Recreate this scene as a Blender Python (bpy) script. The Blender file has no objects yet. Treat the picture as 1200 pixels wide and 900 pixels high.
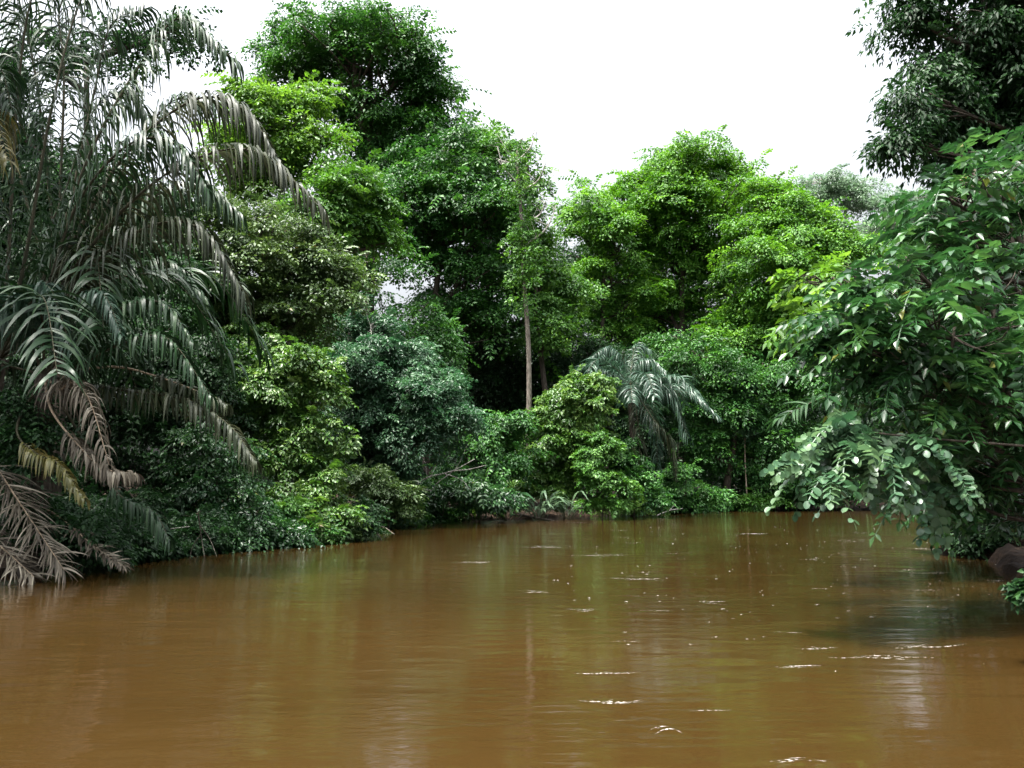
import bpy, math
import numpy as np

# ------------------------------------------------------------------ camera, sky, sun, exposure
S = bpy.context.scene
C = S.collection
F = 942.0                      # focal length in pixels of the 1200 x 900 photograph
PITCH = math.atan((572 - 450) / F)
CAMZ = 1.7
cam_d = bpy.data.cameras.new('camera')
cam_d.sensor_width = 36
cam_d.lens = 36 * F / 1200
cam_d.clip_end = 5000
cam = bpy.data.objects.new('camera', cam_d)
cam.location = (0, 0, CAMZ)
cam.rotation_euler = (math.pi / 2 + PITCH, 0, 0)
C.objects.link(cam)
S.camera = cam

SUN_EL, SUN_AZ = 73, -122       # azimuth clockwise from +Y: high over the left bank and a little behind the camera, in thin cloud
world = bpy.data.worlds.new('World')
S.world = world
world.use_nodes = True
wn, wl = world.node_tree.nodes, world.node_tree.links
wn.clear()
sky = wn.new('ShaderNodeTexSky')
sky.sky_type = 'NISHITA'
sky.sun_disc = False
sky.sun_elevation = math.radians(SUN_EL)
sky.sun_rotation = math.radians(SUN_AZ)
sky.air_density = 1.0
sky.dust_density = 5.0
sky.ozone_density = 1.0
hs = wn.new('ShaderNodeHueSaturation')
hs.inputs['Saturation'].default_value = 0.22       # a white overcast sky
bg = wn.new('ShaderNodeBackground')
bg.inputs['Strength'].default_value = 0.125
wo = wn.new('ShaderNodeOutputWorld')
wl.new(sky.outputs[0], hs.inputs['Color'])
# an overcast sky is about three times as bright overhead as near the horizon
wtc = wn.new('ShaderNodeTexCoord')
wsx = wn.new('ShaderNodeSeparateXYZ')
wmr = wn.new('ShaderNodeMapRange')
wmr.inputs['From Min'].default_value = 0
wmr.inputs['From Max'].default_value = 1
wmr.inputs['To Min'].default_value = .06
wmr.inputs['To Max'].default_value = 2.0
wvm = wn.new('ShaderNodeVectorMath')
wvm.operation = 'SCALE'
wl.new(wtc.outputs['Generated'], wsx.inputs[0])
wl.new(wsx.outputs['Z'], wmr.inputs['Value'])
wl.new(hs.outputs[0], wvm.inputs[0])
wl.new(wmr.outputs[0], wvm.inputs['Scale'])
wl.new(wvm.outputs[0], bg.inputs['Color'])
wl.new(bg.outputs[0], wo.inputs['Surface'])

sun_d = bpy.data.lights.new('sun', 'SUN')
sun_d.energy = 3.0
sun_d.angle = math.radians(9)
sun_d.color = (1, 0.96, 0.88)
sun = bpy.data.objects.new('sun', sun_d)
sun.rotation_euler = (math.radians(90 - SUN_EL), 0, math.radians(180 - SUN_AZ))
C.objects.link(sun)

S.view_settings.view_transform = 'Standard'
S.view_settings.look = 'None'
S.view_settings.gamma = 1
S.view_settings.use_curve_mapping = False
S.view_settings.exposure = 2.08
S.render.engine = 'CYCLES'
S.cycles.max_bounces = 5
S.cycles.diffuse_bounces = 2
S.cycles.glossy_bounces = 3
S.cycles.transmission_bounces = 3

# ------------------------------------------------------------------ helpers
UP = np.array([0., 0., 1.])
FW = np.array([0, math.cos(PITCH), math.sin(PITCH)])
CU = np.array([0, -math.sin(PITCH), math.cos(PITCH)])
CAM = np.array([0, 0, CAMZ])


def ray(px, py):
    return FW * F + np.array([px - 600., 0, 0]) + CU * (450. - py)


def P(px, py, Y):
    """The point at distance Y (world y) that the photograph shows at px, py."""
    d = ray(px, py)
    return CAM + d * (Y / d[1])


def W(px, py):
    """The point of the water surface at px, py."""
    d = ray(px, py)
    return CAM - d * (CAMZ / d[2])


def nrm(a):
    return a / np.maximum(np.linalg.norm(a, axis=-1, keepdims=True), 1e-9)


def mesh(name, V, T, mat, parent=None, tint=None, smooth=False):
    """One mesh object from world-space vertices and triangles, or from a list of (V, T, tint)."""
    V = np.asarray(V, np.float32).reshape(-1, 3)
    T = np.asarray(T, np.int32).reshape(-1, 3)
    if parent is not None:
        V = V - np.array(WL[parent.name], np.float32)
    me = bpy.data.meshes.new(name)
    me.vertices.add(len(V))
    me.vertices.foreach_set('co', V.ravel())
    me.loops.add(T.size)
    me.loops.foreach_set('vertex_index', T.ravel())
    me.polygons.add(len(T))
    me.polygons.foreach_set('loop_start', np.arange(0, T.size, 3, dtype=np.int32))
    if smooth:
        me.polygons.foreach_set('use_smooth', np.ones(len(T), bool))
    if tint is not None:
        a = me.attributes.new('tint', 'FLOAT', 'POINT')
        a.data.foreach_set('value', np.asarray(tint, np.float32))
    me.update(calc_edges=True)
    me.materials.append(mat)
    o = bpy.data.objects.new(name, me)
    C.objects.link(o)
    if parent is not None:
        o.parent = parent
    WL[o.name] = WL[parent.name] if parent is not None else (0, 0, 0)
    return o


WL = {}


def tag(o, label, cat, group=None):
    o['label'] = label
    o['category'] = cat
    if group:
        o['group'] = group
    return o


def thing(name, label, cat, loc, group=None):
    o = bpy.data.objects.new(name, None)
    o.empty_display_size = 0.2
    o.location = tuple(float(v) for v in loc)
    C.objects.link(o)
    WL[o.name] = tuple(float(v) for v in loc)
    return tag(o, label, cat, group)


class Bag:
    """Collects pieces of geometry for one mesh."""
    def __init__(self):
        self.v, self.t, self.a, self.n = [], [], [], 0

    def add(self, V, T, a=0.5):
        V = np.asarray(V, float).reshape(-1, 3)
        if not len(V):
            return
        self.v.append(V)
        self.t.append(np.asarray(T).reshape(-1, 3) + self.n)
        self.a.append(np.broadcast_to(np.asarray(a, float), (len(V),)))
        self.n += len(V)

    def build(self, name, mat, parent=None, smooth=False):
        return mesh(name, np.concatenate(self.v), np.concatenate(self.t), mat, parent, np.concatenate(self.a), smooth)


def curve(pts, n):
    """Catmull-Rom curve through pts with n samples."""
    p = np.asarray(pts, float)
    p = np.vstack([2 * p[0] - p[1], p, 2 * p[-1] - p[-2]])
    m = len(p) - 3
    s = np.linspace(0, m - 1e-6, n)
    i = s.astype(int)
    t = (s - i)[:, None]
    a, b, c, d = p[i], p[i + 1], p[i + 2], p[i + 3]
    return .5 * (2 * b + (c - a) * t + (2 * a - 5 * b + 4 * c - d) * t ** 2 + (3 * b - 3 * c + d - a) * t ** 3)


def tube(pts, rad, sides=7):
    p = np.asarray(pts, float)
    n = len(p)
    r = np.broadcast_to(np.asarray(rad, float), (n,))
    tg = nrm(np.gradient(p, axis=0))
    ref = np.where(np.abs(tg[:, :1]) < .8, np.array([[1., 0, 0]]), np.array([[0, 1., 0]]))
    u = nrm(np.cross(tg, ref))
    w = np.cross(tg, u)
    a = np.linspace(0, 2 * math.pi, sides, endpoint=False)
    V = p[:, None] + r[:, None, None] * (np.cos(a)[None, :, None] * u[:, None] + np.sin(a)[None, :, None] * w[:, None])
    T = []
    for i in range(n - 1):
        for k in range(sides):
            q, k2 = i * sides, (k + 1) % sides
            T += [(q + k, q + k2, q + sides + k2), (q + k, q + sides + k2, q + sides + k)]
    V = np.vstack([V.reshape(-1, 3), p[-1:]])
    e = len(V) - 1
    T += [(e - sides + k, e - sides + (k + 1) % sides, e) for k in range(sides)]
    return V, np.array(T)


# leaf outlines: (along, across, off the plane)
KITE = (np.array([(0, 0, 0), (.42, .5, .10), (1, 0, -.10), (.42, -.5, .10)]),
        np.array([(0, 2, 1), (0, 3, 2)]))


def outline(st, fold=.08, bend=.2):
    """A leaf outline from (along, half width) stations: folded along its midrib and bent down toward the tip."""
    k = len(st)
    v = [(0, 0, 0)] + [(u, 0, -bend * u * u) for u, _ in st] + [(1, 0, -bend)]
    v += [(u - .03, w, fold * w * 2 - bend * u * u) for u, w in st] + [(u - .03, -w, fold * w * 2 - bend * u * u) for u, w in st]
    f = []
    for o, sg in ((k + 2, 1), (2 * k + 2, -1)):
        t = [(0, 1, o)] + [q for i in range(k - 1) for q in ((1 + i, 2 + i, o + 1 + i), (1 + i, o + 1 + i, o + i))] + [(k, k + 1, o + k - 1)]
        f += [x[::sg] for x in t]
    return np.array(v, float), np.array(f)


OVAL = outline([(.1, .22), (.28, .44), (.5, .5), (.7, .40), (.87, .18)])
ROUND = outline([(.06, .25), (.25, .46), (.5, .52), (.75, .46), (.94, .24)], bend=.1)


def leaves(bag, pos, axis, normal, L, Wd, tint, shape=KITE):
    """Many leaves of one outline: one row of each array per leaf."""
    n = len(pos)
    if not n:
        return
    axis = nrm(axis)
    side = nrm(np.cross(normal, axis))
    normal = np.cross(axis, side)
    L = np.broadcast_to(L, (n,))
    Wd = np.broadcast_to(Wd, (n,))
    t, f = shape
    V = (pos[:, None] + axis[:, None] * (t[None, :, :1] * L[:, None, None]) + side[:, None] * (t[None, :, 1:2] * Wd[:, None, None])
         + normal[:, None] * (t[None, :, 2:] * L[:, None, None]))
    T = f[None] + (np.arange(n) * len(t))[:, None, None]
    bag.add(V.reshape(-1, 3), T.reshape(-1, 3), np.repeat(np.broadcast_to(tint, (n,)), len(t)))


def clumps(bag, rng, cen, nor, R, n_per, L, Wd, droop=.35, dome=.62, shape=KITE, jit=.45):
    """Umbrella-like tufts of leaves: every tuft has its centre, its facing and its radius."""
    m = len(cen)
    k = np.repeat(np.arange(m), n_per)
    n = len(k)
    if not n:
        return
    nn = nrm(nor)
    t1 = nrm(np.cross(nn, nrm(rng.normal(size=(m, 3)))))
    t2 = np.cross(nn, t1)
    rr = np.sqrt(rng.random(n))
    an = rng.random(n) * 2 * math.pi
    rad = np.cos(an)[:, None] * t1[k] + np.sin(an)[:, None] * t2[k]
    Rk = R[k]
    pos = cen[k] + rad * (rr * Rk)[:, None] + nn[k] * (Rk * (-dome * rr ** 2 + rng.normal(size=n) * .13))[:, None]
    norm = nrm(nn[k] + rad * (rr * .8 * dome * 2)[:, None] + rng.normal(size=(n, 3)) * jit)
    ax = rad + rng.normal(size=(n, 3)) * .45 + np.array([0, 0, -droop])
    s = rng.uniform(.5, 1.35, n)
    ct = rng.random(m)
    tint = np.clip(.5 * ct[k] + .5 * rng.random(n), 0, 1)
    leaves(bag, pos, ax, norm, L * s, Wd * s, tint, shape)


def sprays(bag, rng, base, dirs, length, pairs, L, Wd, sag=.5, shape=OVAL, flat=.35):
    """Pinnate leaves: a thin curved stalk with leaflets in pairs and one at the tip."""
    m = len(base)
    if not m:
        return
    dirs = nrm(dirs)
    ln = length * rng.uniform(.7, 1.25, m)
    up = nrm(UP + rng.normal(size=(m, 3)) * flat)
    side = nrm(np.cross(dirs, up))
    up = np.cross(side, dirs)

    def at(f):
        return base + dirs * (ln * f)[:, None] - np.array([0, 0, 1.]) * (ln * sag * f * f)[:, None]
    ct = rng.random(m)
    for i in range(pairs):
        f = .18 + .74 * i / max(1, pairs - 1)
        p = at(f)
        tg = nrm(dirs - UP * (2 * sag * f))
        sc = (.75 + .5 * math.sin(math.pi * (.15 + .7 * i / max(1, pairs - 1))))
        for sg in (-1, 1):
            keep = rng.random(m) > .06
            ax = side * sg + tg * .45 + rng.normal(size=(m, 3)) * .16 - UP * .22
            nn = up + side * sg * .25 + rng.normal(size=(m, 3)) * .22
            s = sc * rng.uniform(.8, 1.15, m)
            tint = np.clip(.65 * ct + .35 * rng.random(m), 0, 1)
            leaves(bag, p[keep], ax[keep], nn[keep], (L * s)[keep], (Wd * s)[keep], tint[keep], shape)
    leaves(bag, at(.95), nrm(dirs - UP * (1.9 * sag)), up + rng.normal(size=(m, 3)) * .2, L, Wd, ct, shape)
    q = [at(f) for f in (0, .35, .7, 1)]
    w = side * .006 + up * .003
    V = np.stack([x for p in q for x in (p - w, p + w)], 1)
    T = np.array([(2 * i, 2 * i + 1, 2 * i + 3) for i in range(3)] + [(2 * i, 2 * i + 3, 2 * i + 2) for i in range(3)])
    bag.add(V.reshape(-1, 3), (T[None] + (np.arange(m) * 8)[:, None, None]).reshape(-1, 3), .4)


# ------------------------------------------------------------------ materials
def node_mat(name):
    m = bpy.data.materials.new(name)
    m.use_nodes = True
    n = m.node_tree.nodes
    return m, n, m.node_tree.links, n['Principled BSDF'], n['Material Output']


def ramp(n, stops):
    r = n.new('ShaderNodeValToRGB')
    e = r.color_ramp.elements
    while len(e) < len(stops):
        e.new(.5)
    for x, (p, c) in zip(e, stops):
        x.position = p
        x.color = (*c, 1)
    return r


def leaf_mat(name, dark, mid, light, rough=.42, trans=.3, spec=.5, odd=None):
    m, n, l, b, out = node_mat(name)
    at = n.new('ShaderNodeAttribute')
    at.attribute_name = 'tint'
    st = [(0, dark), (.5, mid), (.93, light)]
    if odd:
        st += [(.955, light), (.965, odd)]
    r = ramp(n, st)
    l.new(at.outputs['Fac'], r.inputs[0])
    l.new(r.outputs[0], b.inputs['Base Color'])
    b.inputs['Roughness'].default_value = rough
    b.inputs['Specular IOR Level'].default_value = spec
    tr = n.new('ShaderNodeBsdfTranslucent')
    hv = n.new('ShaderNodeHueSaturation')
    hv.inputs['Hue'].default_value = .485
    hv.inputs['Saturation'].default_value = 1.1
    hv.inputs['Value'].default_value = 1.5
    l.new(r.outputs[0], hv.inputs['Color'])
    l.new(hv.outputs[0], tr.inputs['Color'])
    mx = n.new('ShaderNodeMixShader')
    mx.inputs[0].default_value = trans
    l.new(b.outputs[0], mx.inputs[1])
    l.new(tr.outputs[0], mx.inputs[2])
    l.new(mx.outputs[0], out.inputs['Surface'])
    return m


LEAF = {
    'emerald': leaf_mat('emerald_leaf', (.010, .042, .010), (.023, .086, .016), (.064, .18, .032), spec=.28, rough=.48),
    'spring': leaf_mat('spring_leaf', (.022, .074, .011), (.044, .130, .019), (.10, .22, .040), trans=.32, spec=.28, rough=.48),
    'sunny': leaf_mat('sunny_leaf', (.026, .090, .011), (.058, .168, .020), (.14, .30, .048), trans=.36, spec=.28, rough=.48),
    'lime': leaf_mat('lime_leaf', (.042, .112, .016), (.074, .175, .025), (.15, .285, .05), trans=.35, spec=.28, rough=.48),
    'shade_dark': leaf_mat('shade_dark_leaf', (.006, .022, .007), (.011, .036, .011), (.028, .075, .022), rough=.5, spec=.22),  # near-black leaf colour, forest shade put into the colour
    'blue': leaf_mat('blue_leaf', (.016, .052, .024), (.030, .084, .038), (.066, .145, .064), rough=.44, spec=.4),
    'olive': leaf_mat('olive_leaf', (.026, .055, .016), (.045, .09, .022), (.085, .14, .04), rough=.46, spec=.35, odd=(.13, .11, .03)),
    'glossy': leaf_mat('glossy_leaf', (.011, .040, .013), (.021, .070, .020), (.055, .135, .036), rough=.36, spec=.45, odd=(.12, .13, .03)),
    'round': leaf_mat('round_leaf', (.026, .070, .034), (.046, .100, .050), (.10, .175, .080), rough=.38, spec=.5),
    'mixed': leaf_mat('mixed_green_leaf', (.024, .072, .011), (.05, .128, .020), (.15, .25, .06), trans=.3, spec=.45),
    'pale': leaf_mat('pale_leaf', (.06, .11, .06), (.09, .15, .085), (.12, .20, .11), trans=.45),  # strap leaves' own pale tone; on the far trees it paints haze
    'frond': leaf_mat('frond_leaf', (.005, .019, .006), (.012, .036, .012), (.042, .076, .032), rough=.44, spec=.24, trans=.12),
    'frond_brown': leaf_mat('frond_brown_leaf', (.008, .015, .006), (.021, .029, .013), (.066, .076, .042), rough=.5, spec=.22, trans=.2),
    'frond_dry': leaf_mat('frond_dry_leaf', (.034, .028, .020), (.090, .078, .055), (.25, .225, .175), rough=.6, spec=.3, trans=.2),
    'frond_yellow': leaf_mat('frond_yellow_leaf', (.05, .06, .012), (.11, .105, .025), (.19, .165, .06), trans=.3),
    'frond_blue': leaf_mat('frond_blue_leaf', (.012, .034, .020), (.026, .058, .036), (.06, .11, .07), rough=.42, spec=.35, trans=.2),
}


def bark_mat(name, c1, c2, scale=5):
    m, n, l, b, out = node_mat(name)
    tc = n.new('ShaderNodeTexCoord')
    mp = n.new('ShaderNodeMapping')
    mp.inputs['Scale'].default_value = (3, 3, .5)
    nz = n.new('ShaderNodeTexNoise')
    nz.inputs['Scale'].default_value = scale
    nz.inputs['Detail'].default_value = 6
    r = ramp(n, [(.35, c1), (.65, c2)])
    l.new(tc.outputs['Object'], mp.inputs[0])
    l.new(mp.outputs[0], nz.inputs['Vector'])
    l.new(nz.outputs[0], r.inputs[0])
    l.new(r.outputs[0], b.inputs['Base Color'])
    bp = n.new('ShaderNodeBump')
    bp.inputs['Strength'].default_value = .6
    bp.inputs['Distance'].default_value = .05
    l.new(nz.outputs[0], bp.inputs['Height'])
    l.new(bp.outputs[0], b.inputs['Normal'])
    b.inputs['Roughness'].default_value = .85
    b.inputs['Specular IOR Level'].default_value = .2
    return m


BARK = bark_mat('dark_bark', (.025, .02, .015), (.07, .058, .045))
BARK_PALE = bark_mat('pale_bark', (.16, .125, .095), (.34, .28, .22))
BARK_MID = bark_mat('brown_bark', (.07, .06, .048), (.20, .175, .145))
BARK_GREY = bark_mat('grey_bark', (.2, .19, .17), (.42, .40, .36))
RACHIS = bark_mat('rachis_stalk', (.025, .026, .015), (.06, .056, .034))
RACHIS_DRY = bark_mat('dry_rachis_stalk', (.16, .12, .08), (.3, .24, .17))


def ground_mat():
    m, n, l, b, out = node_mat('river_mud')
    tc = n.new('ShaderNodeTexCoord')
    nz = n.new('ShaderNodeTexNoise')
    nz.inputs['Scale'].default_value = 3.5
    nz.inputs['Detail'].default_value = 8
    r = ramp(n, [(.3, (.006, .004, .0025)), (.55, (.017, .0105, .0065)), (.75, (.045, .028, .017))])
    l.new(tc.outputs['Object'], nz.inputs['Vector'])
    l.new(nz.outputs[0], r.inputs[0])
    l.new(r.outputs[0], b.inputs['Base Color'])
    bp = n.new('ShaderNodeBump')
    bp.inputs['Strength'].default_value = .9
    bp.inputs['Distance'].default_value = .12
    l.new(nz.outputs[0], bp.inputs['Height'])
    l.new(bp.outputs[0], b.inputs['Normal'])
    b.inputs['Roughness'].default_value = .9
    b.inputs['Specular IOR Level'].default_value = .12
    return m


def water_mat():
    m, n, l, b, out = node_mat('river_water')
    tc = n.new('ShaderNodeTexCoord')

    def noise(sc, detail, scale=1.0, dist=0.):
        mp = n.new('ShaderNodeMapping')
        mp.inputs['Scale'].default_value = sc
        mp.inputs['Rotation'].default_value = (0, 0, math.radians(-7))
        z = n.new('ShaderNodeTexNoise')
        z.inputs['Scale'].default_value = scale
        z.inputs['Detail'].default_value = detail
        z.inputs['Distortion'].default_value = dist
        l.new(tc.outputs['Object'], mp.inputs[0])
        l.new(mp.outputs[0], z.inputs['Vector'])
        return z
    big = noise((.06, .16, 1), 3)
    r = ramp(n, [(.32, (.0200, .0108, .0028)), (.68, (.0315, .0172, .0048))])
    l.new(big.outputs[0], r.inputs[0])
    l.new(r.outputs[0], b.inputs['Base Color'])
    b.inputs['Roughness'].default_value = .05
    b.inputs['IOR'].default_value = 1.45
    b.inputs['Specular IOR Level'].default_value = .75
    w1 = noise((.55, 1.7, 1), 2, dist=.4)
    w2 = noise((2.2, 7.0, 1), 4, dist=.6)
    w3 = noise((9, 24, 1), 3)
    b1 = n.new('ShaderNodeBump')
    b1.inputs['Strength'].default_value = .35
    b1.inputs['Distance'].default_value = .05
    b2 = n.new('ShaderNodeBump')
    b2.inputs['Strength'].default_value = .35
    calm = noise((.10, .45, 1), 2)
    mr = n.new('ShaderNodeMapRange')
    mr.inputs['From Min'].default_value = .42
    mr.inputs['From Max'].default_value = .68
    mr.inputs['To Min'].default_value = .15
    mr.inputs['To Max'].default_value = .9
    l.new(calm.outputs[0], mr.inputs['Value'])
    l.new(mr.outputs[0], b2.inputs['Strength'])
    b2.inputs['Distance'].default_value = .013
    b3 = n.new('ShaderNodeBump')
    b3.inputs['Strength'].default_value = .3
    b3.inputs['Distance'].default_value = .003
    for a, z in ((b1, w1), (b2, w2), (b3, w3)):
        l.new(z.outputs[0], a.inputs['Height'])
    l.new(b1.outputs[0], b2.inputs['Normal'])
    l.new(b2.outputs[0], b3.inputs['Normal'])
    l.new(b3.outputs[0], b.inputs['Normal'])
    return m


def foam_glint_mat():  # pale colour for froth and for painted glints of sky
    m, n, l, b, out = node_mat('river_foam_glint')
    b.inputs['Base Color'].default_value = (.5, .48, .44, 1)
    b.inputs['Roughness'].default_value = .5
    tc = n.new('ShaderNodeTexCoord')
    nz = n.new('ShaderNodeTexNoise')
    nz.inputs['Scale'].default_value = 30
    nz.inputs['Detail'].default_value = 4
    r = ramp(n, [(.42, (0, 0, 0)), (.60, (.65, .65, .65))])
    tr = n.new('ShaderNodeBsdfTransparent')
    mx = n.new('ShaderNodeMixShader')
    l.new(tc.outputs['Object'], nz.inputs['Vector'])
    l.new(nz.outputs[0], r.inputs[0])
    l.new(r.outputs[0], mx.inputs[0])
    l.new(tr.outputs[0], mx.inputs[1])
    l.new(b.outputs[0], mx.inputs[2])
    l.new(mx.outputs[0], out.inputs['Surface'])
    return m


# ------------------------------------------------------------------ terrain and water
RIVER = np.array([(-9.5, -1500), (-9.4, 6)] + [tuple(W(x, y)[:2]) for x, y in (
    (0, 677), (100, 667), (200, 653), (300, 642), (380, 637), (425, 632), (436, 621), (510, 611), (600, 609), (690, 604.5), (750, 602.5),
    (800, 600), (870, 598.5), (950, 598), (1050, 598.5))]
    + [(55, 60), (130, 62), (1500, 60), (1500, 42), (130, 44), (60, 40), (28, 33)]
    + [tuple(W(x, y)[:2]) for x, y in ((1116, 632), (1104, 640), (1106, 648), (1135, 652))]
    + [(9.0, 15.5), (8.7, 10), (8.8, 4), (9.2, -1500)])


def river_dist(x, y):
    """Distance to the waterline, positive on land."""
    p = np.stack([np.asarray(x, float).ravel(), np.asarray(y, float).ravel()], 1)
    a, b = RIVER, np.roll(RIVER, -1, 0)
    best = np.full(len(p), 1e9)
    ins = np.zeros(len(p), bool)
    for i in range(len(a)):
        d = b[i] - a[i]
        t = np.clip(((p - a[i]) @ d) / (d @ d), 0, 1)
        best = np.minimum(best, np.linalg.norm(p - a[i] - t[:, None] * d, axis=1))
        c = (a[i, 1] > p[:, 1]) != (b[i, 1] > p[:, 1])
        ins ^= c & (p[:, 0] < (d[0]) * (p[:, 1] - a[i, 1]) / (d[1] if d[1] else 1e-9) + a[i, 0])
    return np.where(ins, -best, best)


def ground_z(x, y):
    x, y = np.asarray(x, float).ravel(), np.asarray(y, float).ravel()
    d = river_dist(x, y) + .22 * np.sin(x * 1.7 + 1.3 * np.sin(y * .9)) + .14 * np.sin(x * 4.1 + y * 3.3)
    s = np.clip((d + .45) / .95, 0, 1)
    s = s * s * (3 - 2 * s)
    hi = .04 + .30 * (np.exp(-((x - 13) ** 2 + (y - 21) ** 2) / 40.))
    z = -1.1 + (1.1 + hi) * s + np.clip(d, 0, 60) * .035
    z = z + (.05 * np.sin(x * 6.3 + 2 * np.sin(y * 4.7)) * np.sin(y * 5.9 + x) + .035 * np.sin(x * 13.1 + y * 4.3) * np.sin(y * 11.7 - x * 3.1)) * s
    return z + .06 * np.sin(x * 2.3 + y * 1.1) * s + .05 * np.sin(x * 5.1 - y * 3.7) * s


def gz(x, y):
    return float(ground_z([x], [y])[0])


def sheet(name, xs, ys, zf, mat):
    X, Y = np.meshgrid(xs, ys)
    Z = zf(X, Y).reshape(X.shape)
    V = np.stack([X, Y, Z], -1).reshape(-1, 3)
    nx, ny = len(xs), len(ys)
    i = (np.arange(ny - 1)[:, None] * nx + np.arange(nx - 1)[None]).ravel()
    T = np.concatenate([np.stack([i, i + 1, i + nx + 1], 1), np.stack([i, i + nx + 1, i + nx], 1)])
    o = mesh(name, V, T, mat, smooth=True)
    o['kind'] = 'structure'
    return o


xs = np.concatenate([[-1500, -600, -250, -120, -70, -45], np.arange(-34, 34, .22), [36, 40, 46, 55, 70, 110, 250, 600, 1500]])
ys = np.concatenate([[-1500, -400, -100, -40, -15, -5, 0, 4], np.arange(7, 72, .22), [74, 78, 84, 95, 120, 200, 500, 1500]])
sheet('ground', xs, ys, ground_z, ground_mat())
sheet('water', np.linspace(-1500, 1500, 5), np.linspace(-1500, 1500, 5), lambda x, y: x * 0., water_mat())


# ------------------------------------------------------------------ builders of plants
def lobe_points(rng, c, rad, n, fill=.25, low=-.55):
    """Positions and facings of tufts over and in one rounded lobe of a crown."""
    d = nrm(rng.normal(size=(n * 3, 3)))
    d = d[(d[:, 2] > low) | (rng.random(len(d)) < .25)][:n]
    ph = rng.random(6) * 6.28
    bump = 1 + .10 * np.sin(4 * d[:, 0] + ph[0]) + .10 * np.sin(5 * d[:, 2] + ph[1] + 2 * d[:, 0]) + .08 * np.sin(6 * d[:, 1] + ph[2])
    f = np.where(rng.random(len(d)) < fill, rng.uniform(.3, .7, len(d)), rng.uniform(.78, 1.08, len(d))) * bump
    f = np.where(rng.random(len(d)) < .09, f * rng.uniform(1.05, 1.3, len(d)), f)
    q = d * rad * (2.6 / max(.4, float(np.mean(rad))) + .9) + ph[3:]
    keep = np.sin(q[:, 0] + .6 * q[:, 1]) + np.sin(q[:, 2] * 1.3 + .5 * q[:, 0]) + np.sin(q[:, 1] * 1.1 - .7 * q[:, 2]) > -.35
    d, f = d[keep], f[keep]
    pos = c + d * f[:, None] * rad
    nor = d * (np.mean(rad) / rad) * .42 + UP * 1.0 + rng.normal(size=d.shape) * .22
    return pos, nor


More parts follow.
